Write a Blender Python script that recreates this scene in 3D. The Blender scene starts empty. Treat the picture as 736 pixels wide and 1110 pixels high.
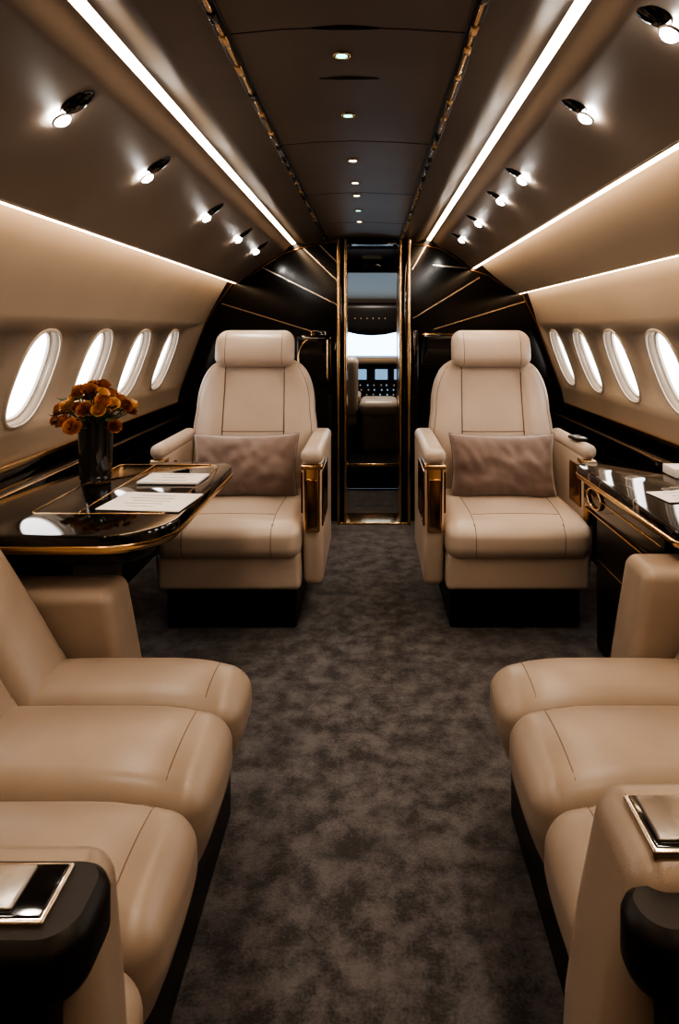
import bpy, bmesh, math, random
from math import sin, cos, pi, radians, tan
from mathutils import Vector, Matrix, noise
from mathutils.bvhtree import BVHTree
random.seed(7)
SC = bpy.context.scene
COL = SC.collection

# ------------------------------------------------------------------ materials
def mat(name, col, rough=0.5, metal=0.0, emit=None, estr=0.0, coat=0.0, sheen=0.0, spec=0.5):
    m = bpy.data.materials.new(name); m.use_nodes = True
    b = m.node_tree.nodes['Principled BSDF']
    b.inputs['Base Color'].default_value = (*col, 1)
    b.inputs['Roughness'].default_value = rough
    b.inputs['Metallic'].default_value = metal
    b.inputs['Specular IOR Level'].default_value = spec
    b.inputs['Coat Weight'].default_value = coat
    b.inputs['Coat Roughness'].default_value = 0.05
    b.inputs['Sheen Weight'].default_value = sheen
    if emit:
        b.inputs['Emission Color'].default_value = (*emit, 1)
        b.inputs['Emission Strength'].default_value = estr
    return m

def N(m, t): return m.node_tree.nodes.new(t)
def L(m, a, b): m.node_tree.links.new(a, b)

def noise_color(m, c1, c2, scale, detail=4, lo=0.35, hi=0.65, bump=0.0, bscale=None, voronoi=False, bdist=0.002):
    b = m.node_tree.nodes['Principled BSDF']
    tc = N(m, 'ShaderNodeTexCoord')
    n = N(m, 'ShaderNodeTexNoise'); n.inputs['Scale'].default_value = scale; n.inputs['Detail'].default_value = detail
    L(m, tc.outputs['Object'], n.inputs['Vector'])
    r = N(m, 'ShaderNodeValToRGB')
    r.color_ramp.elements[0].position = lo; r.color_ramp.elements[0].color = (*c1, 1)
    r.color_ramp.elements[1].position = hi; r.color_ramp.elements[1].color = (*c2, 1)
    L(m, n.outputs['Fac'], r.inputs['Fac']); L(m, r.outputs['Color'], b.inputs['Base Color'])
    if bump > 0:
        if voronoi:
            v = N(m, 'ShaderNodeTexVoronoi'); v.inputs['Scale'].default_value = bscale; o = v.outputs['Distance']
        else:
            v = N(m, 'ShaderNodeTexNoise'); v.inputs['Scale'].default_value = bscale; v.inputs['Detail'].default_value = 3; o = v.outputs['Fac']
        L(m, tc.outputs['Object'], v.inputs['Vector'])
        bp = N(m, 'ShaderNodeBump'); bp.inputs['Strength'].default_value = bump; bp.inputs['Distance'].default_value = bdist
        L(m, o, bp.inputs['Height']); L(m, bp.outputs['Normal'], b.inputs['Normal'])
    return m

M_leather = noise_color(mat('leather_beige', (.5,.39,.29), .34), (.48,.405,.345), (.54,.46,.395), 6, 3, .3, .7, .12, 520, True, .001)
M_leather2 = noise_color(mat('leather_tan', (.42,.31,.22), .30), (.275,.218,.175), (.325,.262,.212), 6, 3, .3, .7, .12, 520, True, .001)
M_seam = mat('seam_thread', (.14,.095,.065), .7)
M_black = mat('black_lacquer', (.006,.005,.005), .06, coat=.5)
M_blacksat = mat('black_satin', (.010,.008,.008), .38, spec=.35)
M_bulk = mat('bulkhead_gloss', (.006,.005,.005), .14, spec=.4)
M_gold = noise_color(mat('polished_gold', (.75,.47,.22), .2, 1.0), (.74,.50,.28), (.88,.64,.38), 5)
M_champ = mat('champagne_metal', (.66,.55,.44), .18, 1.0)
M_bronze = mat('bronze_dark', (.35,.20,.09), .22, 1.0)
M_steel = noise_color(mat('brushed_steel', (.5,.47,.43), .28, 1.0), (.16,.145,.13), (.40,.37,.34), 12)
M_wall = noise_color(mat('wall_cream', (.5,.42,.34), .5), (.40,.34,.28), (.43,.37,.305), 3, 2, .3, .7, .05, 300)
M_ceil = noise_color(mat('ceiling_taupe', (.2,.15,.115), .5), (.215,.168,.134), (.24,.19,.152), 3, 2, .3, .7, .05, 300)
M_ceilc = noise_color(mat('ceiling_brown', (.12,.09,.07), .4), (.13,.10,.079), (.15,.117,.092), 3, 2)
M_carpet = mat('carpet_taupe', (.1,.08,.07), .95, sheen=.2)
M_pillow = noise_color(mat('velvet_mauve', (.25,.17,.15), .75, sheen=.8), (.165,.117,.104), (.22,.162,.145), 8, 3, .3, .7, .25, 90)
M_white = mat('paper_white', (.75,.72,.70), .6)
M_ink = mat('ink', (.08,.06,.05), .7)
M_strip = mat('led_warm', (1,.8,.6), .5, emit=(1,.70,.44), estr=26)
M_strip2 = mat('led_warm_diffuser', (1,.8,.6), .5, emit=(1,.70,.44), estr=15)
M_led = mat('led_spot', (1,1,1), .5, emit=(1,.95,.88), estr=200)
M_led2 = mat('led_small', (1,1,1), .5, emit=(1,.85,.6), estr=14)
M_led3 = mat('led_green', (1,1,1), .5, emit=(.12,1,.7), estr=5)
M_pane = mat('window_daylight', (1,1,1), .3, emit=(1,.985,.97), estr=5.5)
M_bezel = mat('window_bezel', (.62,.57,.51), .35)
M_sky = mat('windshield_sky', (1,1,1), .3, emit=(.50,.74,1.0), estr=6)
M_stem = mat('stem_green', (.05,.09,.03), .6)
M_leaf = mat('leaf_green', (.06,.08,.025), .6)
M_grey = mat('cockpit_grey', (.30,.215,.15), .6)
M_disp = mat('display', (.02,.02,.02), .3, emit=(.35,.6,.9), estr=.8)
M_disp2 = mat('display_amber', (.02,.02,.02), .3, emit=(1,.5,.2), estr=2)

def carpet():
    m = M_carpet; b = m.node_tree.nodes['Principled BSDF']
    tc = N(m,'ShaderNodeTexCoord')
    n1 = N(m,'ShaderNodeTexNoise'); n1.inputs['Scale'].default_value=13; n1.inputs['Detail'].default_value=6; n1.inputs['Roughness'].default_value=.68
    n2 = N(m,'ShaderNodeTexNoise'); n2.inputs['Scale'].default_value=160; n2.inputs['Detail'].default_value=3
    L(m,tc.outputs['Object'],n1.inputs['Vector']); L(m,tc.outputs['Object'],n2.inputs['Vector'])
    mx = N(m,'ShaderNodeMath'); mx.operation='MULTIPLY_ADD'; mx.inputs[1].default_value=.22
    L(m,n2.outputs['Fac'],mx.inputs[0])
    mm = N(m,'ShaderNodeMath'); mm.operation='MULTIPLY'; mm.inputs[1].default_value=.80
    L(m,n1.outputs['Fac'],mm.inputs[0]); L(m,mm.outputs[0],mx.inputs[2])
    r = N(m,'ShaderNodeValToRGB')
    r.color_ramp.elements[0].position=.42; r.color_ramp.elements[0].color=(.030,.028,.031,1)
    r.color_ramp.elements[1].position=.61; r.color_ramp.elements[1].color=(.115,.109,.117,1)
    L(m,mx.outputs[0],r.inputs['Fac']); L(m,r.outputs['Color'],b.inputs['Base Color'])
    bp=N(m,'ShaderNodeBump'); bp.inputs['Strength'].default_value=.6; bp.inputs['Distance'].default_value=.003
    L(m,n2.outputs['Fac'],bp.inputs['Height']); L(m,bp.outputs['Normal'],b.inputs['Normal'])
carpet()
def marble():
    m = mat('black_marble',(.01,.01,.01),.06,coat=.4); b=m.node_tree.nodes['Principled BSDF']
    tc=N(m,'ShaderNodeTexCoord'); n=N(m,'ShaderNodeTexNoise'); n.inputs['Scale'].default_value=2.6; n.inputs['Detail'].default_value=7; n.inputs['Distortion'].default_value=1.2
    L(m,tc.outputs['Object'],n.inputs['Vector'])
    r=N(m,'ShaderNodeValToRGB'); cr=r.color_ramp
    cr.elements[0].position=.485; cr.elements[0].color=(.008,.007,.007,1)
    cr.elements[1].position=.515; cr.elements[1].color=(.008,.007,.007,1)
    e=cr.elements.new(.50); e.color=(.30,.25,.21,1)
    L(m,n.outputs['Fac'],r.inputs['Fac']); L(m,r.outputs['Color'],b.inputs['Base Color'])
    return m
M_marble = marble()
M_petal = noise_color(mat('petal_amber',(.5,.22,.06),.6), (.26,.085,.025), (.55,.24,.07), 20, 3, .40, .60)
M_petal2 = noise_color(mat('petal_honey',(.7,.42,.16),.6), (.55,.30,.10), (.80,.55,.28), 20, 3, .40, .60)
M_glass = mat('smoked_glass', (.10,.09,.085), .06); M_glass.node_tree.nodes['Principled BSDF'].inputs['Transmission Weight'].default_value=.75
M_glass.node_tree.nodes['Principled BSDF'].inputs['Metallic'].default_value=.15

# ------------------------------------------------------------------ mesh helpers
def empty(name, loc=(0,0,0)):
    e = bpy.data.objects.new(name, None); e.location = loc; e.empty_display_size = .1
    COL.objects.link(e); return e

def mesh_obj(name, verts, faces, m, parent=None, angle=35, mats=None, fm=None):
    me = bpy.data.meshes.new(name); me.from_pydata([tuple(v) for v in verts], [], faces)
    bm = bmesh.new(); bm.from_mesh(me)
    bmesh.ops.recalc_face_normals(bm, faces=bm.faces)
    bm.to_mesh(me); bm.free()
    for mm in (mats or [m]): me.materials.append(mm)
    if fm:
        for p,i in zip(me.polygons, fm): p.material_index = i
    for p in me.polygons: p.use_smooth = True
    me.set_sharp_from_angle(angle=radians(angle))
    o = bpy.data.objects.new(name, me); COL.objects.link(o)
    if parent: o.parent = parent
    return o

def rbox(name, x0,x1,y0,y1,z0,z1, r, m, parent=None, n=6, K=4, fn=None, angle=50):
    c = Vector(((x0+x1)/2,(y0+y1)/2,(z0+z1)/2)); h = [abs(x1-x0)/2,abs(y1-y0)/2,abs(z1-z0)/2]
    r = min(r, min(h)*.98)
    ax=[]
    for a in range(3):
        q=h[a]-r
        lo=[-(q+r*tan(pi/4*k/K)) for k in range(K,0,-1)]
        mid=[-q+2*q*i/n for i in range(n+1)]
        hi=[-t for t in reversed(lo)]
        ax.append(lo+mid+hi)
    verts=[]; faces=[]; idx={}
    def V(p):
        key=tuple(round(t,6) for t in p)
        if key in idx: return idx[key]
        inner=Vector([max(-(h[a]-r),min(h[a]-r,p[a])) for a in range(3)])
        d=Vector(p)-inner
        q=inner+(d.normalized()*r if d.length>1e-9 else d)
        if fn:
            q=Vector(fn(q.x/h[0],q.y/h[1],q.z/h[2],q+c))
        else: q=q+c
        idx[key]=len(verts); verts.append(q); return idx[key]
    for a in range(3):
        b,d=(a+1)%3,(a+2)%3
        for s in (-1,1):
            for i in range(len(ax[b])-1):
                for j in range(len(ax[d])-1):
                    f=[]
                    for (ii,jj) in ((i,j),(i+1,j),(i+1,j+1),(i,j+1)):
                        p=[0,0,0]; p[a]=s*h[a]; p[b]=ax[b][ii]; p[d]=ax[d][jj]; f.append(V(p))
                    if len(set(f))>=3: faces.append(f)
    return mesh_obj(name, verts, faces, m, parent, angle)

def tube(name, pts, r, m, parent=None, closed=False, seg=8):
    pts=[Vector(p) for p in pts]; n=len(pts); verts=[]; faces=[]
    prev=None
    for i,p in enumerate(pts):
        if closed: t=pts[(i+1)%n]-pts[i-1]
        else: t=pts[min(i+1,n-1)]-pts[max(i-1,0)]
        if t.length<1e-9: t=Vector((0,0,1))
        t.normalize()
        if prev is None:
            u=t.orthogonal().normalized()
        else:
            u=(prev-t*prev.dot(t))
            u=u.normalized() if u.length>1e-6 else t.orthogonal().normalized()
        prev=u; w=t.cross(u)
        rr=r[i] if isinstance(r,(list,tuple)) else r
        for k in range(seg):
            a=2*pi*k/seg; verts.append(p+u*cos(a)*rr+w*sin(a)*rr)
    for i in range(n if closed else n-1):
        j=(i+1)%n
        for k in range(seg):
            faces.append([i*seg+k,i*seg+(k+1)%seg,j*seg+(k+1)%seg,j*seg+k])
    if not closed:
        faces.append(list(range(seg))); faces.append([ (n-1)*seg+k for k in range(seg)])
    return mesh_obj(name, verts, faces, m, parent, 60)

def seam(name, obj, pts, direction, m=None, parent=None, r=.0016, off=.0):
    me=obj.data
    t=BVHTree.FromPolygons([v.co.copy() for v in me.vertices],[list(p.vertices) for p in me.polygons])
    d=Vector(direction).normalized(); out=[]
    for p in pts:
        hit=t.ray_cast(Vector(p)-d*1.0, d)
        if hit[0] is not None: out.append(hit[0]-d*off)
    if len(out)>1: return tube(name,out,r,m or M_seam,parent,seg=6)

def lin(a,b,n): 
    a=Vector(a); b=Vector(b); return [a+(b-a)*i/(n-1) for i in range(n)]

def prism_y(name, poly, y0,y1, m, parent=None, angle=35):
    n=len(poly); v=[(x,y0,z) for x,z in poly]+[(x,y1,z) for x,z in poly]
    f=[[i,(i+1)%n,n+(i+1)%n,n+i] for i in range(n)]+[list(range(n)),[n+i for i in range(n)]]
    return mesh_obj(name,v,f,m,parent,angle)

def join(objs, name, parent=None):
    bm=bmesh.new(); mats=[]
    for o in objs:
        me=o.data; mp=[]
        for mm in me.materials:
            if mm not in mats: mats.append(mm)
            mp.append(mats.index(mm))
        b2=bmesh.new(); b2.from_mesh(me)
        for f in b2.faces: f.material_index=mp[f.material_index]
        tmp=bpy.data.meshes.new('t'); b2.to_mesh(tmp); b2.free()
        bm.from_mesh(tmp); bpy.data.meshes.remove(tmp)
    me=bpy.data.meshes.new(name); bm.to_mesh(me); bm.free()
    for mm in mats: me.materials.append(mm)
    for o in objs: bpy.data.objects.remove(o)
    o=bpy.data.objects.new(name,me); COL.objects.link(o)
    if parent: o.parent=parent
    return o

def round_rect(x0,x1,y0,y1,rs,k=8):
    out=[]
    for (cx,cy,a0,r) in ((x0+rs[0],y0+rs[0],pi,rs[0]),(x1-rs[1],y0+rs[1],1.5*pi,rs[1]),(x1-rs[2],y1-rs[2],0,rs[2]),(x0+rs[3],y1-rs[3],.5*pi,rs[3])):
        if r<=1e-4: out.append((cx,cy)); continue
        for i in range(k+1):
            a=a0+pi/2*i/k; out.append((cx+r*cos(a),cy+r*sin(a)))
    return out

# ------------------------------------------------------------------ ROOM SHELL
Y0,Y1=-1.3,4.16
def channel(S1,S2,D,hw_):
    S1=Vector(S1);S2=Vector(S2);Ln=(S2-S1).length;t=(S2-S1)/Ln;n=Vector((-t.y,t.x)); n=n if n.y>0 else -n
    m_=Ln/2-hw_; K=10
    a=[tuple(S1+t*(m_*i/K)+n*(D*(.5-.5*cos(pi*(i/K))))) for i in range(K+1)]
    b=[tuple(S2-t*(m_*i/K)+n*(D*(.5-.5*cos(pi*(i/K))))) for i in range(K+1)]
    return a,b[::-1]
chL=channel((-.395,1.752),(-.575,1.697),.032,.012)
chR=channel((.275,1.767),(.455,1.728),.032,.012)
center=chL[0][::-1]+[(-.38,1.756),(-.285,1.772),(-.17,1.783),(-.05,1.787),(.07,1.783),(.195,1.775),(.25,1.771)]+chR[0]
panL=chL[1]+[(-.65,1.648),(-.70,1.617),(-.75,1.583),(-.80,1.548),(-.84,1.516),(-.858,1.499)]
panR=chR[1]+[(.50,1.708),(.545,1.680),(.59,1.648),(.63,1.612),(.648,1.594)]
panR2=[(.706,1.630),(.735,1.600),(.79,1.550),(.86,1.495),(.928,1.447),(.943,1.431)]
wallL=[(-.912,1.535),(-.935,1.495),(-.97,1.432),(-1.0,1.378),(-1.035,1.315),(-1.07,1.25),(-1.225,.83),(-1.25,.72)]
wallR=[(.999,1.468),(1.018,1.42),(1.045,1.34),(1.07,1.25),(1.225,.83),(1.25,.72)]
covL2=[(-.858,1.499),(-.868,1.528),(-.912,1.535)]
covR2=[(.648,1.594),(.660,1.622),(.706,1.630)]
covR3=[(.943,1.431),(.955,1.460),(.999,1.468)]
def shell(pts, out=.07):
    o=[]
    for i,(x,z) in enumerate(pts):
        a=pts[max(i-1,0)]; b=pts[min(i+1,len(pts)-1)]
        tx,tz=b[0]-a[0],b[1]-a[1]; l=math.hypot(tx,tz)
        nx,nz=-tz/l,tx/l
        if nx*x+nz*(z-.9)<0: nx,nz=-nx,-nz
        o.append((x+nx*out,z+nz*out))
    return pts+o[::-1]
def flatshell(pts, zt=1.86):
    return pts+[(pts[-1][0],zt),(pts[0][0],zt)]
def slat(a,b):
    tx,tz=b[0]-a[0],b[1]-a[1]; l=math.hypot(tx,tz); nx,nz=-tz/l,tx/l
    if nz<0: nx,nz=-nx,-nz
    return prism_y('s',[a,b,(b[0]+nx*.006,b[1]+nz*.006),(a[0]+nx*.006,a[1]+nz*.006)],Y0,Y1,M_wall)
cl=[prism_y('c',flatshell(center),Y0,Y1,M_ceilc),prism_y('l',flatshell(panL),Y0,Y1,M_ceil),prism_y('r',flatshell(panR),Y0,Y1,M_ceil),prism_y('r2',shell(panR2),Y0,Y1,M_wall)]
for c in (covL2,covR2,covR3): cl+=[slat(c[0],c[1]),slat(c[1],c[2])]
ceiling=join(cl,'ceiling')
WL=[1.26,1.73,2.2,2.66,3.13,3.6]
WR=[1.10,1.56,2.03,2.49,2.96,3.42,3.87]
WA,WB=.118,.172
def superell(a,b,n=2.6,k=48):
    return [(a*math.copysign(abs(cos(t))**(2/n),cos(t)), b*math.copysign(abs(sin(t))**(2/n),sin(t))) for t in [2*pi*i/k for i in range(k)]]
def window_frame(side,yc):
    c=Vector((side*1.149,yc,1.035)); u=Vector((0,1,0)); v=Vector((-side*.155,0,.42)).normalized()
    n=Vector((side*.42,0,.155)).normalized()
    return c,u,v,n
def make_wall(side,pts,ys,name,k0):
    w=prism_y(name,shell(pts,.07),Y0,Y1,M_wall)
    cut=[]
    for i,y in enumerate(ys):
        c,u,v,n=window_frame(side,y)
        ring=superell(WA,WB); K=len(ring)
        vs=[c+u*a+v*b-n*.05 for a,b in ring]+[c+u*a*.95+v*b*.95+n*.16 for a,b in ring]
        fs=[[j,(j+1)%K,K+(j+1)%K,K+j] for j in range(K)]+[list(range(K)),[K+j for j in range(K)]]
        cut.append(mesh_obj('cut',vs,fs,M_bezel))
    cutter=join(cut,'cutter')
    md=w.modifiers.new('b','BOOLEAN'); md.object=cutter; md.solver='EXACT'; md.operation='DIFFERENCE'
    dg=bpy.context.evaluated_depsgraph_get()
    me=bpy.data.meshes.new_from_object(w.evaluated_get(dg))
    w.modifiers.clear(); w.data=me
    bpy.data.objects.remove(cutter)
    for i,y in enumerate(ys):
        c,u,v,n=window_frame(side,y)
        e=empty('window_%d'%(k0+i))
        K=48
        def band(nm,profile,m):
            vs=[];fs=[]
            for (s,d) in profile:
                vs+= [c+u*a+v*b+n*d for a,b in superell(WA+s,WB+s,2.6,K)]
            P=len(profile)
            for p in range(P-1):
                for j in range(K): fs.append([p*K+j,p*K+(j+1)%K,(p+1)*K+(j+1)%K,(p+1)*K+j])
            return mesh_obj(nm,vs,fs,m,e,50)
        band('bezel',[(.010,.001),(.009,-.003),(.004,-.005),(-.001,-.003),(-.002,.02)],M_bezel)
        band('inner_frame',[(-.003,.030),(-.012,.030),(-.014,.034),(-.014,.044)],M_bezel)
        ring=superell(WA-.004,WB-.004,2.6,K)
        mesh_obj('pane',[c+u*a+v*b+n*.040 for a,b in ring],[list(range(K))],M_pane,e)
    return w
wall_left=make_wall(-1,wallL,WL,'wall_left',1)
wall_right=make_wall(1,wallR,WR,'wall_right',len(WL)+1)
wl=prism_y('wall_left_dado',shell([(-1.25,.72),(-1.22,.4),(-1.15,0)],.05),Y0,Y1,M_blacksat)
wr=prism_y('wall_right_dado',shell([(1.25,.72),(1.22,.4),(1.15,0)],.05),Y0,Y1,M_blacksat)
floor=rbox('floor',-1.22,1.22,Y0,4.9,-.05,0,.002,M_carpet,n=2,K=1)
prism_y('wall_rear',center+panR+covR2[1:-1]+panR2+covR3[1:-1]+wallR+[(1.22,.4),(1.15,0),(-1.15,0),(-1.22,.4)]+wallL[::-1]+covL2[1:-1]+panL[::-1],Y0-.06,Y0,M_ceilc)
def strip(a,b):
    tx,tz=b[0]-a[0],b[1]-a[1]; l=math.hypot(tx,tz); nx,nz=-tz/l,tx/l
    if nz<0: nx,nz=-nx,-nz
    prism_y('led_light_strip',[a,b,(b[0]+nx*.005,b[1]+nz*.005),(a[0]+nx*.005,a[1]+nz*.005)],Y0,Y1-.005,M_strip)
strip(chL[0][-1],chL[1][0]); strip(chR[0][-1],chR[1][0])
for c in ((-.8735,1.510),(.6655,1.605),(.9605,1.442)):
    prism_y('led_light_strip',[(c[0]+.0105*cos(a),c[1]+.0105*sin(a)) for a in [2*pi*k/20 for k in range(20)]],Y0,Y1-.006,M_strip2,angle=50)

# front bulkhead with doorway
topL=[(-.2,1.775),(-.285,1.772),(-.38,1.756)]+chL[0]+panL+covL2[1:-1]+wallL+[(-1.22,.4),(-1.15,0),(-.2,0)]
topR=[(.245,1.771)]+chR[0]+panR+covR2[1:-1]+panR2+covR3[1:-1]+wallR+[(1.22,.4),(1.15,0),(.245,0)]
a=prism_y('a',topL,Y1,Y1+.08,M_bulk); b=prism_y('b',topR,Y1,Y1+.08,M_bulk)
join([a,b],'wall_front')
def inlay(p,q,w=.006,y=Y1):
    p=Vector(p);q=Vector(q);d=(q-p).normalized();n=Vector((-d.y,d.x))*w
    return prism_y('i',[tuple(p+n),tuple(q+n),tuple(q-n),tuple(p-n)],y-.006,y+.001,M_champ)
ls=[((-.96,1.372),(-.362,1.188)),((-.70,1.605),(-.22,1.366)),((-.44,1.735),(-.213,1.514)),((-.34,1.758),(-.213,1.633)),
    ((.273,1.277),(.70,1.54)),((.403,1.206),(.99,1.385)),((.267,1.59),(.355,1.745)),((.403,1.62),(.64,1.597)),((-.9,.95),(-.6,1.02)),((.6,1.02),(.95,.93))]
join([inlay(*l,w=.0032) for l in ls],'trim_1')
arc=[(-1.225,.83),(-1.07,1.25),(-1.0,1.364),(-.892,1.505),(-.75,1.575),(-.65,1.643),(-.56,1.70),(-.455,1.732),(-.285,1.768),(-.05,1.783),(.195,1.771),(.335,1.752),(.45,1.728),(.54,1.675),(.645,1.592),(.76,1.556),(.85,1.496),(.975,1.44),(1.07,1.25),(1.225,.83)]
tube('trim_2',[(x*.995,Y1-.006,z-.004) for x,z in arc],.005,M_bronze)

# door surround
d=empty('door_1')
for i,(x0,x1,yy,mm) in enumerate([(-.208,-.192,3.97,M_gold),(-.192,-.165,4.0,M_black),(-.165,-.150,3.985,M_gold),(.176,.190,3.985,M_gold),(.190,.226,4.0,M_black),(.226,.245,3.97,M_gold)]):
    rbox('jamb_%d'%(i+1),x0,x1,yy,4.24,0,1.768,.004,mm,d,n=1,K=2)
rbox('lintel',-.15,.176,4.05,4.24,1.735,1.772,.004,M_black,d,n=1,K=2)
rbox('threshold',-.19,.225,3.985,4.20,0,.012,.004,M_gold,d,n=1,K=2)
rbox('side_panel_1',-.37,-.208,4.06,4.16,.0,1.20,.008,M_black,d,n=1,K=2)
rbox('side_panel_2',.245,.30,4.06,4.16,.0,1.20,.008,M_black,d,n=1,K=2)
rbox('side_edge_1',-.376,-.368,4.05,4.16,.0,1.19,.003,M_gold,d,n=1,K=1)
e=empty('wall_monitor')
rbox('frame',.315,.56,4.10,4.16,.95,1.185,.03,M_gold,e,K=4)
rbox('screen',.327,.548,4.094,4.12,.962,1.173,.022,M_black,e,K=4)
e=empty('wall_sconce')
rbox('frame',-.47,-.24,4.015,4.06,.86,1.17,.03,M_black,e,K=4)
tube('gold_arc',[(-.36-.09*cos(t),4.008,1.02+.13*sin(t)) for t in [ -1.2+2.4*i/16 for i in range(17)]],.006,M_gold,e)
tube('gold_arc_2',[(-.27,4.008,.9+.24*i/4) for i in range(5)],.006,M_gold,e)

# ------------------------------------------------------------------ cockpit
prism_y('wall_vestibule',[(-.9,0),(-.25,0),(-.25,1.8),(-.9,1.8)],4.24,4.9,M_black)
prism_y('wall_vestibule.001',[(.30,0),(.9,0),(.9,1.8),(.30,1.8)],4.24,4.9,M_black)
rbox('ceiling_vestibule',-.9,.9,4.24,4.95,1.74,1.8,.004,M_ceilc,n=1,K=1)
e=empty('door_2')
rbox('jamb_1',-.26,-.185,4.9,4.98,.0,1.78,.004,M_black,e,n=1,K=2); rbox('jamb_2',.205,.31,4.9,4.98,.0,1.78,.004,M_black,e,n=1,K=2)
rbox('gold_1',-.185,-.178,4.895,4.98,.18,1.74,.002,M_gold,e,n=1,K=1); rbox('gold_2',.198,.205,4.895,4.98,.18,1.74,.002,M_gold,e,n=1,K=1)
rbox('lintel',-.185,.205,4.9,4.98,1.64,1.78,.004,M_black,e,n=1,K=1)
rbox('floor_cockpit',-.9,.9,4.9,7.0,0,.18,.004,M_blacksat,n=1,K=1)
rbox('trim_3',-.178,.198,4.885,4.905,.165,.19,.004,M_gold,n=1,K=2)
prism_y('wall_cockpit_left',[(-.9,.18),(-.84,.18),(-.84,1.8),(-.9,1.8)],4.95,7.0,M_grey)
prism_y('wall_cockpit_right',[(.84,.18),(.9,.18),(.9,1.8),(.84,1.8)],4.95,7.0,M_grey)
mesh_obj('ceiling_cockpit',[(-.9,4.95,1.76),(.9,4.95,1.76),(.9,5.9,1.76),(-.9,5.9,1.76),(.9,6.8,1.5),(-.9,6.8,1.5),(-.9,4.95,1.82),(.9,4.95,1.82),(.9,5.9,1.82),(-.9,5.9,1.82),(.9,6.8,1.56),(-.9,6.8,1.56)],
   [[0,1,2,3],[3,2,4,5],[6,7,8,9],[9,8,10,11],[0,1,7,6],[5,4,10,11],[1,2,8,7],[2,4,10,8],[0,3,9,6],[3,5,11,9]],M_grey)
e=empty('window_cockpit')
mesh_obj('windshield',[(-.84,6.9,.8),(.84,6.9,.8),(.84,6.78,1.35),(-.84,6.78,1.35)],[[0,1,2,3]],M_sky,e)
mesh_obj('windshield_header',[(-.84,6.78,1.35),(.84,6.78,1.35),(.84,6.75,1.56),(-.84,6.75,1.56)],[[0,1,2,3]],M_grey,e)
for i,x in enumerate((-.42,.42)):
    tube('post_%d'%(i+1),[(x,6.88,.8),(x*.95,6.76,1.35)],.018,M_blacksat,e)
e=empty('overhead_panel')
def fo(u,v,w,p):
    p=p.copy(); p.z+=.10*u*u*(1 if w<0 else 0)*(-w); return p
rbox('body',-.40,.42,5.9,6.25,1.15,1.46,.06,M_blacksat,e,fn=fo)
for i in range(6): rbox('switch_%d'%(i+1),-.15+i*.055,-.14+i*.055,5.888,5.90,1.30,1.315,.003,M_grey,e,n=1,K=1)
e=empty('cockpit_fill_light')  # added fill light, put in to brighten the dim cockpit
rbox('lens',-.06,.08,5.3,5.42,1.742,1.76,.006,M_led2,e,n=1,K=2)  # glowing panel that goes with the added fill, no actual fixture
ld=bpy.data.lights.new('lamp','AREA'); ld.energy=12; ld.size=.15; ld.color=(1,.88,.74)
lo=bpy.data.objects.new('lamp',ld); COL.objects.link(lo); lo.parent=e; lo.location=(.01,5.36,1.735)
e=empty('instrument_panel')
rbox('dashboard',-.8,.8,6.15,6.5,.18,.90,.03,M_blacksat,e)
rbox('glareshield',-.82,.82,6.05,6.55,.88,.945,.030,M_grey,e)
for i,x in enumerate((-.5,-.28,-.10,.10,.28,.5)):
    rbox('screen_%d'%(i+1),x-.06,x+.06,6.138,6.155,.73,.83,.006,M_disp,e,n=1,K=1)
for i in range(24):
    x=-.22+.44*(i%8)/7+random.uniform(-.01,.01); z=.58+.045*(i//8)
    rbox('light_%d'%(i+1),x-.007,x+.007,6.14,6.152,z,z+.014,.002,random.choice([M_disp,M_disp2,M_white]),e,n=1,K=1)
e=empty('cockpit_console')
rbox('pedestal',-.11,.14,5.76,6.0,.18,.58,.04,M_blacksat,e)
rbox('pedestal_pad',-.10,.24,5.35,5.75,.48,.62,.06,M_leather,e)
rbox('pedestal_pad_base',-.08,.22,5.38,5.72,.18,.50,.04,M_leather2,e)
for sx in (-.345,.50):
    e=empty('pilot_seat',(sx,5.62,.18))
    rbox('base',-.18,.18,-.15,.25,0,.22,.02,M_blacksat,e)
    rbox('cushion',-.23,.23,-.2,.3,.2,.34,.05,M_leather,e)
    rbox('backrest',-.24,.24,-.28,-.16,.3,.80,.055,M_leather,e)
    rbox('headrest',-.13,.13,-.27,-.18,.78,.94,.04,M_leather,e)
    rbox('arm',(.2 if sx<0 else -.26),(.26 if sx<0 else -.2),-.2,.15,.42,.48,.025,M_leather,e)
prism_y('wall_cockpit_front',[(-.9,.18),(.9,.18),(.9,.8),(-.9,.8)],6.92,6.98,M_grey)

# ------------------------------------------------------------------ ceiling trim & lamps
for i,x in enumerate((-.285,.195)):
    ps=[]
    z=1.766 if x<0 else 1.769
    ps.append(rbox('r',x-.004,x+.004,Y0,Y1,z-.003,z+.012,.002,M_gold,n=1,K=1))
    ps.append(rbox('r',x-.013,x+.013,Y0,Y1,z+.002,z+.014,.002,M_blacksat,n=1,K=1))
    y=.5
    while y<Y1-.1:
        l=random.uniform(.02,.06)
        ps.append(rbox('b',x-.008,x+.008,y,y+l,z-.006,z+.004,.003,M_gold if random.random()<.6 else M_black,n=1,K=2))
        y+=l+random.uniform(.04,.13)
    join(ps,'trim_%d'%(4+i))
def cross(pts,y):
    return tube('s',[(x,y,z) for x,z in pts],.0012,M_blacksat,seg=6)
ss=[]
cc=[(-.285,1.772),(-.17,1.783),(-.05,1.787),(.07,1.783),(.195,1.775)]
for y in (1.25,2.0,2.75,3.5): ss.append(cross(cc,y))
join(ss,'trim_6')

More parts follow.
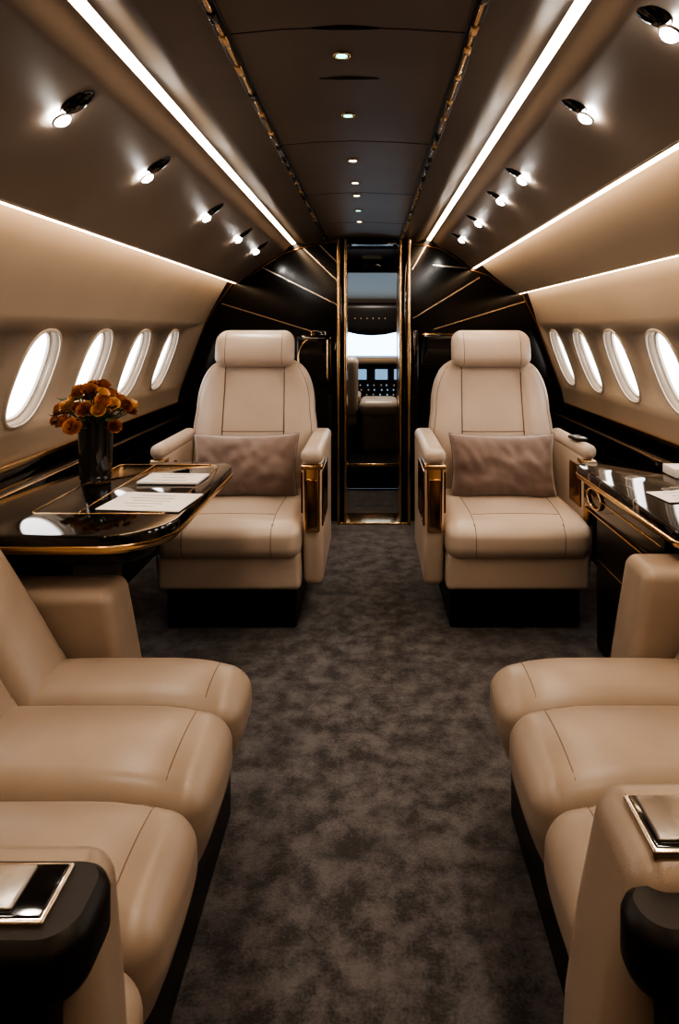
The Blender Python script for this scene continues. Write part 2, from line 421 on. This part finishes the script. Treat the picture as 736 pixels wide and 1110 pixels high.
def spot(c,n,ain,y):
    C=Vector((c[0],y,c[1])); Nn=Vector((n[0],0,n[1])).normalized(); T=Vector((ain[0],0,ain[1])).normalized(); U=Vector((0,1,0))
    e=empty('ceiling_spotlight')
    vs=[];fs=[];K=28;R=7
    for i in range(R+1):
        a=pi/2*i/R
        for k in range(K):
            t=2*pi*k/K
            rr=.042*cos(a)*(1+.30*cos(t)); 
            vs.append(C+T*(.036+rr*cos(t))+U*(rr*.66*sin(t)-.004)+Nn*(.012*sin(a)))
    for i in range(R):
        for k in range(K): fs.append([i*K+k,i*K+(k+1)%K,(i+1)*K+(k+1)%K,(i+1)*K+k])
    mesh_obj('housing',vs,fs,M_black,e,60)
    ring=[C+Nn*.012+T*.019*cos(t)+U*.019*sin(t) for t in [2*pi*i/20 for i in range(20)]]
    tube('ring',ring,.003,M_steel,e,closed=True)
    vs=[];fs=[]
    for i in range(5):
        a=pi/2*i/4
        for k in range(20):
            t=2*pi*k/20; vs.append(C+Nn*(.012+.010*sin(a))+(T*cos(t)+U*sin(t))*(.0175*cos(a)+.0002))
    for i in range(4):
        for k in range(20): fs.append([i*20+k,i*20+(k+1)%20,(i+1)*20+(k+1)%20,(i+1)*20+k])
    mesh_obj('led',vs,fs,M_led,e,60)
    ld=bpy.data.lights.new('lamp','SPOT'); ld.energy=6.5; ld.color=(1,.88,.72); ld.spot_size=radians(90); ld.spot_blend=.8; ld.shadow_soft_size=.03
    lo=bpy.data.objects.new('lamp',ld); COL.objects.link(lo); lo.parent=e
    lo.location=C+Nn*.04
    dirv=(Vector((0,0,-1))+T*.12).normalized()
    lo.rotation_euler=dirv.to_track_quat('-Z','Y').to_euler()
for y in (.6,1.346,1.857,2.53,3.14,3.62): spot((-.65,1.648),(.56,-.83),(.83,.56),y)
for y in (.45,1.075,1.5,2.13,2.48,3.0,3.55): spot((.505,1.703),(-.55,-.83),(-.83,.55),y)
for i,y in enumerate((1.374,1.757,2.225,2.56,2.8,3.15,3.47)):
    e=empty('ceiling_downlight')
    C=Vector((-.062,y,1.786))
    tube('ring',[C+Vector((.017*cos(t),.017*sin(t),-.002)) for t in [2*pi*k/20 for k in range(20)]],.003,M_gold,e,closed=True)
    mesh_obj('led',[C+Vector((.012*cos(t),.012*sin(t),-.003)) for t in [2*pi*k/20 for k in range(20)]],[list(range(20))],M_led3 if i in(0,1,5) else M_led2,e)
for y in (1.25,1.5):
    e=empty('ceiling_vent')
    tube('slot',[(-.05+.07*cos(t),y+.006*sin(t),1.786) for t in [2*pi*k/24 for k in range(24)]],.002,M_blacksat,e,closed=True)

# ------------------------------------------------------------------ side ledges
def ledge(side,y0,y1,name):
    e=empty(name); s=side
    a=rbox('body',min(s*1.12,s*1.245),max(s*1.12,s*1.245),y0,y1,.56,.70,.006,M_black,e,n=1,K=2)
    rbox('gold_rail_upper',min(s*1.222,s*1.238),max(s*1.222,s*1.238),y0,y1,.725,.745,.004,M_gold,e,n=1,K=2)
    rbox('back_panel',min(s*1.225,s*1.25),max(s*1.225,s*1.25),y0,y1,.70,.728,.004,M_black,e,n=1,K=2)
    rbox('gold_rail_edge',min(s*1.112,s*1.124),max(s*1.112,s*1.124),y0,y1,.685,.697,.003,M_gold,e,n=1,K=2)
    rbox('gold_rail_lower',min(s*1.114,s*1.122),max(s*1.114,s*1.122),y0,y1,.60,.606,.002,M_gold,e,n=1,K=1)
ledge(-1,-1.2,4.1,'side_ledge'); ledge(1,-1.2,4.1,'side_ledge')

# ------------------------------------------------------------------ tables
def offset_poly(poly,cx,cy,d):
    out=[]
    n=len(poly)
    for i,p in enumerate(poly):
        a=Vector(poly[i-1]); b=Vector(poly[(i+1)%n]); t=(b-a)
        if t.length<1e-6: out.append(p); continue
        t.normalize(); nn=Vector((t.y,-t.x)); out.append((p[0]+nn.x*d,p[1]+nn.y*d))
    return out
def layered(name,poly,layers,m,parent):
    n=len(poly); vs=[];fs=[]
    for z,o in layers: vs+= [(x,y,z) for x,y in offset_poly(poly,0,0,o)]
    for l in range(len(layers)-1):
        for i in range(n): fs.append([l*n+i,l*n+(i+1)%n,(l+1)*n+(i+1)%n,(l+1)*n+i])
    fs.append(list(range(n))); fs.append([(len(layers)-1)*n+i for i in range(n)])
    return mesh_obj(name,vs,fs,m,parent,40)
e=empty('dining_table')
poly=round_rect(-1.11,-.51,1.57,2.46,(.03,.16,.10,.005),10)
layered('top',poly,[(.672,-.006),(.675,0),(.690,0),(.698,-.003),(.70,-.010)],M_black,e)
layered('gold_edge',poly,[(.648,-.02),(.652,-.006),(.658,-.001),(.664,.003),(.672,.003),(.676,-.002)],M_gold,e)
poly2=round_rect(-1.06,-.56,1.62,2.41,(.03,.13,.08,.005),10)
layered('under_body',poly2,[(.600,-.03),(.615,-.01),(.650,0)],M_black,e)
rbox('pedestal',-1.08,-.86,1.85,2.25,.03,.61,.02,M_black,e)
rbox('pedestal_foot',-1.10,-.82,1.80,2.30,0,.04,.01,M_blacksat,e)
tl=round_rect(-.93,-.56,1.76,2.40,(.02,.02,.05,.02),6)
tube('gold_inlay',[(x,y,.7005) for x,y in tl],.0018,M_gold,e,closed=True)
tube('gold_inlay_2',[(-.80,1.76+.64*i/6,.7005) for i in range(7)],.0018,M_gold,e)

e=empty('sideboard')
poly=round_rect(.76,1.11,1.57,2.47,(.06,.005,.005,.10),8)
layered('top',poly,[(.672,-.006),(.675,0),(.690,0),(.698,-.003),(.70,-.010)],M_marble,e)
layered('gold_edge',poly,[(.652,-.012),(.656,-.002),(.664,.003),(.672,.003),(.676,-.002)],M_gold,e)
rbox('upper_body',.80,1.11,1.74,2.44,.54,.655,.02,M_black,e)
rbox('lower_body',.85,1.11,1.76,2.44,.0,.55,.015,M_blacksat,e)
for i,z in enumerate((.60,.535,.34,.06)):
    x=.797 if i<1 else (.80 if i==1 else .846)
    rbox('gold_line_%d'%(i+1),x,x+.01,1.78,2.42,z,z+.006,.002,M_gold,e,n=1,K=1)
tube('drawer_pull',[(.795,2.30+.07*cos(t),.60+.035*sin(t)) for t in [2*pi*k/24 for k in range(24)]],.005,M_gold,e,closed=True)

def sheet(name,cx,cy,w,h,rot,z,lines=0,th=.004,m=M_white,thick=None):
    e=empty(name,(cx,cy,z)); e.rotation_euler=(0,0,rot)
    rbox('sheet',-w/2,w/2,-h/2,h/2,0,th,.0015,m,e,n=1,K=1)
    for i in range(lines):
        ww=random.uniform(.18,.32)*w
        rbox('line_%d'%(i+1),-ww,ww*random.uniform(.6,1),h*.3-i*h*.6/max(lines-1,1)-.001,h*.3-i*h*.6/max(lines-1,1)+.001,th,th+.0006,.0001,M_ink,e,n=1,K=1)
    return e
sheet('menu_card',-.635,1.87,.24,.19,-.10,.702,5,.004)
sheet('notepad',-.655,2.15,.20,.13,-.05,.702,3,.008)
sheet('writing_pad',.93,1.93,.16,.12,.15,.702,3,.004)
e=sheet('small_box',1.06,2.22,.07,.10,0,.702,0,.03)

# vase of roses
e=empty('flower_vase',(-.92,2.16,.70))
K=32
prof=[(.0,.002),(.046,.002),(.050,.006),(.052,.05),(.054,.12),(.056,.205),(.057,.21),(.054,.212),(.051,.20),(.049,.12),(.047,.03),(.0,.025)]
vs=[];fs=[]
for r,z in prof:
    for k in range(K): vs.append((max(r,.0005)*cos(2*pi*k/K),max(r,.0005)*sin(2*pi*k/K),z))
for i in range(len(prof)-1):
    for k in range(K): fs.append([i*K+k,i*K+(k+1)%K,(i+1)*K+(k+1)%K,(i+1)*K+k])
mesh_obj('glass',vs,fs,M_glass,e,40)
def rose(C,up,r):
    up=up.normalized(); a=up.orthogonal().normalized(); b=up.cross(a)
    vs=[];fs=[]
    ph=random.random()*6
    for layer,(np_,sc,flare,top) in enumerate([(4,.34,.05,.95),(5,.60,.22,.85),(6,.85,.55,.68),(7,1.0,1.0,.45)]):
        for i in range(np_):
            az=ph+layer*.5+2*pi*i/np_; wid=2*pi/np_*.72
            base=len(vs); G=5
            for s in range(G):
                ss_=s/(G-1)
                for t in range(G):
                    tt=-1+2*t/(G-1)
                    aa=az+wid*tt*(.35+.65*sin(ss_*pi*.62))
                    rad=r*sc*(sin(ss_*pi*.5)**.7*.8+.25*flare*ss_**3)*(1+.06*tt*tt)
                    hh=r*(-.55+(top+.45)*ss_ -.10*tt*tt*ss_ -.25*flare*max(0,ss_-.7))
                    vs.append(C+a*rad*cos(aa)+b*rad*sin(aa)+up*hh)
            for s in range(G-1):
                for t in range(G-1):
                    q=base+s*G+t; fs.append([q,q+1,q+G+1,q+G])
    return vs,fs
rv=[];rf=[];rm=[]
heads=[]
for i in range(38):
    if i<13: az=2*pi*i/13+.2+random.uniform(-.15,.15); rr=.122; z=.218+random.uniform(-.03,.035)
    elif i<25: az=2*pi*i/12+.6; rr=.088; z=.258+random.uniform(-.018,.025)
    elif i<33: az=2*pi*i/8; rr=.052; z=.288+random.uniform(-.015,.022)
    else: az=2*pi*i/5; rr=.022; z=.308+random.uniform(-.01,.015)
    rr*=random.uniform(.82,1.15)
    C=Vector((rr*cos(az),rr*sin(az),z)); up=Vector((C.x*1.3+random.uniform(-.06,.06),C.y*1.3+random.uniform(-.06,.06),.10))
    v,f=rose(C,up,random.uniform(.019,.028)); o=len(rv); rv+=v; rf+=[[q+o for q in ff] for ff in f]
    rm+=[1 if random.random()<.38 else 0]*len(f)
    heads.append(C)
mesh_obj('roses',rv,rf,M_petal,e,80,mats=[M_petal,M_petal2],fm=rm)
st=[]
for C in heads:
    st.append(tube('s',[Vector((C.x*.15,C.y*.15,.03)),Vector((C.x*.28,C.y*.28,.18)),C*.85+Vector((0,0,.02)),C],.0022,M_stem,seg=5))
join(st,'stems',e)
lv=[];lf=[]
for i in range(44):
    az=random.random()*2*pi; rr=random.uniform(.03,.12); C=Vector((rr*cos(az),rr*sin(az),random.uniform(.200,.27)))
    dv=Vector((cos(az),sin(az),random.uniform(-.3,.5))).normalized(); sd=dv.cross(Vector((0,0,1))).normalized(); l=random.uniform(.03,.045)
    o=len(lv); lv+=[C,C+dv*l*.5+sd*l*.3,C+dv*l,C+dv*l*.5-sd*l*.3,C+dv*l*.5-Vector((0,0,.004))]
    lf+=[[o,o+1,o+4],[o+1,o+2,o+4],[o+2,o+3,o+4],[o+3,o,o+4]]
mesh_obj('leaves',lv,lf,M_leaf,e)

# ------------------------------------------------------------------ armchairs
def armchair(cx):
    e=empty('armchair',(cx,2.5,0))
    aisle = 1 if cx<0 else -1
    rbox('base',-.262,.262,.10,.66,0,.185,.012,M_blacksat,e,n=2,K=3)
    rbox('base_trim',-.266,.266,.095,.10,.168,.176,.002,M_bronze,e,n=1,K=1)
    sk=rbox('seat_skirt',-.283,.283,.035,.68,.175,.325,.022,M_leather,e)
    def fc(u,v,w,p):
        p=p.copy()
        top=max(0,w)
        p.z+= .018*(1-u*u)*(1-v*v)*top
        s=max(0,min(1,(abs(u)-.60)/.15)); p.z+=.006*s*top*(1-abs(v)**6)
        if v<-.5: p.z-= .020*((-v-.5)/.5)**2*top
        p.y-= .012*(1-w*w)*(1 if v<-.9 else 0)*(1-u*u*.6)
        return p
    cu=rbox('seat_cushion',-.288,.288,0,.60,.30,.455,.055,M_leather,e,n=14,K=5,fn=fc)
    for sx in (-1,1):
        seam('seam_%d'%sx,cu,lin((sx*.175,.02,.6),(sx*.195,.5,.6),18),(0,0,-1),parent=e,off=-.0003)
        seam('seam_f%d'%sx,cu,lin((sx*.173,-.2,.44),(sx*.172,-.2,.315),10),(0,1,0),parent=e,off=-.0003)
    seam('seam_c',cu,lin((-.175,.10,.6),(.175,.10,.6),16),(0,0,-1),parent=e,off=-.0003)
    T=26; K=64; vs=[];fs=[]
    def hw(t):
        if t<.15: return .268+.02*t/.15
        if t<.62: return .288+.014*sin((t-.15)/.47*pi)
        s=(t-.62)/.38
        return .288-.070*s**2.2-.02*s**6
    H0,H1=.42,1.055
    for i in range(T+1):
        t=i/T; z=H0+(H1-H0)*t; w=hw(t); d=.075-.018*t
        endr=1.0
        if t>.93: endr=(1-((t-.93)/.07)**2*.45)
        yc=.585+.115*t
        for k in range(K):
            a=2*pi*k/K; n=3.6
            x=w*math.copysign(abs(cos(a))**(2/n),cos(a)); y=d*math.copysign(abs(sin(a))**(2/n),sin(a))
            if t>.93: x*= (1-.10*((t-.93)/.07)**2); y*=endr
            if y<0:
                f=abs(x)/w
                y-= .028*max(0,min(1,(f-.50)/.10))*(1-max(0,(f-.8)/.2)**2)*(1-t*.4)
                y-= .014*(1-(x/w)**2)*sin(pi*min(1,t*1.1))
            vs.append((x,yc+y,z))
    for i in range(T):
        for k in range(K): fs.append([i*K+k,i*K+(k+1)%K,(i+1)*K+(k+1)%K,(i+1)*K+k])
    fs.append(list(range(K))); fs.append([T*K+k for k in range(K)])
    bk=mesh_obj('backrest',vs,fs,M_leather,e,50)
    for sx in (-1,1):
        seam('back_seam_%d'%sx,bk,lin((sx*.150,0,.45),(sx*.142,0,1.045),24),(0,1,0),parent=e,off=-.0004,r=.0028)
        seam('back_edge_seam_%d'%sx,bk,[(sx*(hw(t)-.022),0,H0+(H1-H0)*t) for t in [.1+.85*i/22 for i in range(23)]],(0,1,0),parent=e,off=-.0004)
    seam('back_seam_low',bk,lin((-.15,0,.72),(.15,0,.72),12),(0,1,0),parent=e,off=-.0004,r=.002)
    def fh(u,v,w,p):
        p=p.copy(); p.y-=.018*(1-w*w)*(1-.3*u*u); p.y+= .02*w; p.y -= .02*u*u
        p.x*= 1-.05*max(0,w)**2
        return p
    hd=rbox('headrest',-.190,.190,.60,.72,1.022,1.20,.05,M_leather,e,n=8,K=5,fn=fh)
    for sx in (-1,1):
        seam('head_seam_%d'%sx,hd,lin((sx*.135,0,1.03),(sx*.135,0,1.19),12),(0,1,0),parent=e,off=-.0004)
        rbox('headrest_post_%d'%sx,sx*.08-.012,sx*.08+.012,.66,.69,.98,1.06,.006,M_steel,e,n=1,K=2)
    for j,sx in enumerate((-1,1)):
        inner = (sx==aisle)
        a,b=(.287,.367) if inner else (.285,.338)
        ys = .03 if inner else .12
        x0,x1=(a,b) if sx>0 else (-b,-a)
        def fa(u,v,w,p):
            p=p.copy()
            if v<0: p.y+= .05*max(0,-w)**1.5*(-v)
            p.z+= -.012*max(0,w)*(-v if v<0 else 0)
            return p
        rbox('arm_panel_%d'%(j+1),x0,x1,ys+.025,.66,.17,.70,.026,M_leather,e,n=6,K=4,fn=fa)
        rbox('arm_pad_%d'%(j+1),x0-.004,x1+.004,ys,.62,.672,.732,.027,M_leather,e,n=6,K=4)
        rbox('arm_gold_plate_%d'%(j+1),x0+.008,x1-.008,ys+.010,ys+.045,.40,.665,.012,M_gold,e,n=2,K=3)
        rbox('arm_dark_inlay_%d'%(j+1),x0+.018,x1-.018,ys+.004,ys+.03,.425,.615,.006,M_bronze,e,n=2,K=2)
        rbox('arm_gold_band_%d'%(j+1),x0-.003,x1+.003,ys+.008,.20,.650,.670,.006,M_gold,e,n=2,K=2)
        xi=x0 if sx>0 else x1
        rbox('arm_side_inlay_%d'%(j+1),xi-.006,xi+.006,ys+.04,.30,.47,.64,.005,M_bronze,e,n=2,K=2)
        xo=x1 if sx>0 else x0
        rbox('arm_outer_inlay_%d'%(j+1),xo-.006,xo+.004,ys+.04,.34,.42,.64,.005,M_bronze,e,n=2,K=2)
    return e
armchair(-.56); armchair(.58)
e=empty('remote_control',(.885,2.76,.7325)); e.rotation_euler=(0,0,.1)
rbox('body',-.025,.025,-.05,.05,0,.012,.005,M_blacksat,e); rbox('face',-.021,.021,-.045,.045,.011,.014,.001,M_steel,e,n=1,K=1)

def pillow(cx,rz):
    e=empty('throw_pillow',(cx,2.89,.592)); e.rotation_euler=(radians(-12),0,rz)
    G=44; vs=[];fs=[]; hw_,hh=.238,.145
    off=Vector((cx*9,3.1,1.7))
    for s in (-1,1):
        for i in range(G+1):
            for j in range(G+1):
                u=-1+2*i/G; v=-1+2*j/G
                th=.088*((1-u**2)*(1-v**2)+1e-9)**.42
                wr=.012*noise.noise(Vector((u*2.2,v*1.8,s*3))+off)+.012*noise.noise(Vector((u*6,v*3+u*2,s*5))+off)
                x=hw_*u*(1-.07*(1-v*v)); z=hh*v*(1-.10*(1-u*u))
                y=s*(th+wr*min(1,th/.04))
                vs.append((x,y,z))
    B=(G+1)**2
    for s in (0,1):
        for i in range(G):
            for j in range(G):
                q=s*B+i*(G+1)+j; fs.append([q,q+1,q+G+2,q+G+1])
    o=mesh_obj('cover',vs,fs,M_pillow,e,80)
    bm=bmesh.new(); bm.from_mesh(o.data); bmesh.ops.remove_doubles(bm,verts=bm.verts,dist=.0008); bmesh.ops.recalc_face_normals(bm,faces=bm.faces); bm.to_mesh(o.data); bm.free()
    edge=[]
    for t in range(80):
        q=t/20; k=int(q); f=-1+2*(q-k)
        u,v=[(f,-1),(1,f),(-f,1),(-1,-f)][k]
        edge.append((hw_*u*(1-.07*(1-v*v)),0,hh*v*(1-.10*(1-u*u))))
    tube('piping',edge,.0025,M_pillow,e,closed=True)
pillow(-.56,.03); pillow(.59,-.03)

# ------------------------------------------------------------------ sofas
def sofa(s):
    e=empty('sofa')
    def X(a,b): return (min(s*a,s*b),max(s*a,s*b))
    bounds=[1.55,1.345,1.08,.83,.62]
    x0,x1=X(.345,1.12); rbox('plinth',x0,x1,.63,1.60,0,.26,.012,M_blacksat,e,n=2,K=2)
    x0,x1=X(.335,1.12); rbox('rail',x0,x1,.63,1.57,.215,.265,.012,M_leather2,e,n=2,K=2)
    for i in range(4):
        ya,yb=bounds[i+1]+.001,bounds[i]-.001
        x0,x1=X(.285,.80)
        dz=(-.004,.006,.004,-.01)[i]
        def fc(u,v,w,p):
            p=p.copy(); top=max(0,w); f=-u*s
            p.z+= (.022*(1-u**4)*(1-v*v)+dz)*top
            if f>.35: p.z-= .022*((f-.35)/.65)**2*top
            p.x+= -s*.012*(1-v*v)*max(0,f)*(1-w*w*.5)
            if f>.8: p.x+= s*.025*max(0,-w)
            return p
        c=rbox('seat_cushion_%d'%(i+1),x0,x1,ya,yb,.245,.425,.045,M_leather2,e,n=10,K=5,fn=fc)
        seam('seat_seam_%d'%(i+1),c,lin((s*.352,ya+.03,.6),(s*.352,yb-.03,.6),14),(0,0,-1),parent=e,off=-.0004,r=.0012)
        seam('seat_side_seam_%d'%(i+1),c,lin((s*.352,yb-.032,.6),(s*.70,yb-.032,.6),14),(0,0,-1),parent=e,off=-.0004,r=.0012)
    for i in range(4):
        ya,yb=bounds[i+1]+.001,bounds[i]-.001
        x0,x1=X(.70,.83)
        def fb(u,v,w,p):
            p=p.copy(); f=-u*s
            p.x+= -s*.018*(1-v*v)*(1-w*w)*max(0,f)
            p.x+= s*(p.z-.40)*.62
            return p
        c=rbox('back_cushion_%d'%(i+1),x0,x1,ya,yb,.37,.84,.045,M_leather2,e,n=8,K=4,fn=fb)
        seam('back_seam_%d'%(i+1),c,lin((0,yb-.03,.45),(0,yb-.03,.8),12),(s,0,0),parent=e,off=-.0004,r=.0012)
    top=.565 if s<0 else .62
    xa=.60 if s<0 else .63
    x0,x1=X(xa,1.09)
    def far(u,v,w,p):
        p=p.copy(); f=-u*s
        if f>0: p.x+= s*(.035*max(0,w)-.03*max(0,-w))*f
        return p
    rbox('far_arm',x0,x1,1.553,1.70,.20,top,.03,M_leather2,e,n=5,K=4,fn=far)
    inn=.275 if s<0 else .232
    tp=.615 if s<0 else .655
    x0,x1=X(inn-.004,1.09)
    def na(u,v,w,p):
        p=p.copy(); f=-u*s
        if f>0:
            p.x+= s*(.020 if s<0 else .048)*max(0,w)**1.5*f
            p.x+= -s*.010*max(0,-w)*f
        return p
    yf=.755 if s<0 else .80
    rbox('near_arm',x0,x1,.650,yf,.06,tp,.035,M_leather2,e,n=5,K=5,fn=na)
    if s<0:
        ct=.618; bx=.275; yb_=.715; dp=.065; pl=.318; py0=.625; pz=ct
    else:
        ct=.628; bx=.250; yb_=.672; dp=.070; pl=.293; py0=.668; pz=.652
    x0,x1=X(bx,1.09)
    xs0,xs1=min(x0,x1),max(x0,x1)
    rs=(.005,.045,.04,.005) if s<0 else (.04,.005,.005,.03)
    poly=round_rect(xs0,xs1,.60,yb_,rs,8)
    layered('console_block',poly,[(ct-dp,-.012),(ct-dp+.008,-.004),(ct-dp+.018,0),(ct-.012,0),(ct-.004,-.003),(ct+.004,-.012)],M_blacksat,e)
    py1=.697 if s<0 else .752
    xg0,xg1=X(pl,pl+.38); rbox('console_frame',xg0,xg1,py0,py1,pz-.004,pz+.009,.003,M_champ,e,n=1,K=2)
    xg0,xg1=X(pl+.004,pl+.376); rbox('console_plate',xg0,xg1,py0+.004,py1-.004,pz+.004,pz+.0105,.002,M_black,e,n=1,K=2)
    a_=.036 if s<0 else .010
    xg0,xg1=X(pl+a_,pl+.36); rbox('console_lid',xg0,xg1,py0+.010,py1-.008,pz+.008,pz+.014,.003,M_steel,e,n=1,K=2)
    x0,x1=X(bx+.035,1.09)
    rbox('near_arm_front',x0,x1,.612,.66,.0,ct-dp+.01,.01,M_blacksat,e,n=1,K=2)
sofa(-1); sofa(1)

# ------------------------------------------------------------------ world, camera
w=bpy.data.worlds.new('world'); SC.world=w; w.use_nodes=True
w.node_tree.nodes['Background'].inputs[0].default_value=(.55,.7,.95,1)
w.node_tree.nodes['Background'].inputs[1].default_value=.6
try:
    SC.view_settings.look='AgX - High Contrast'
    SC.view_settings.exposure=-0.22
except Exception as ex:
    print(ex)
cd=bpy.data.cameras.new('camera'); cam=bpy.data.objects.new('camera',cd); COL.objects.link(cam)
cam.location=(0,0,1.2); cam.rotation_euler=(radians(90),0,0)
cd.sensor_fit='HORIZONTAL'; cd.sensor_width=36; cd.lens=34.24
cd.shift_x=-34/736; cd.shift_y=-197/736; cd.clip_start=.02
SC.camera=cam
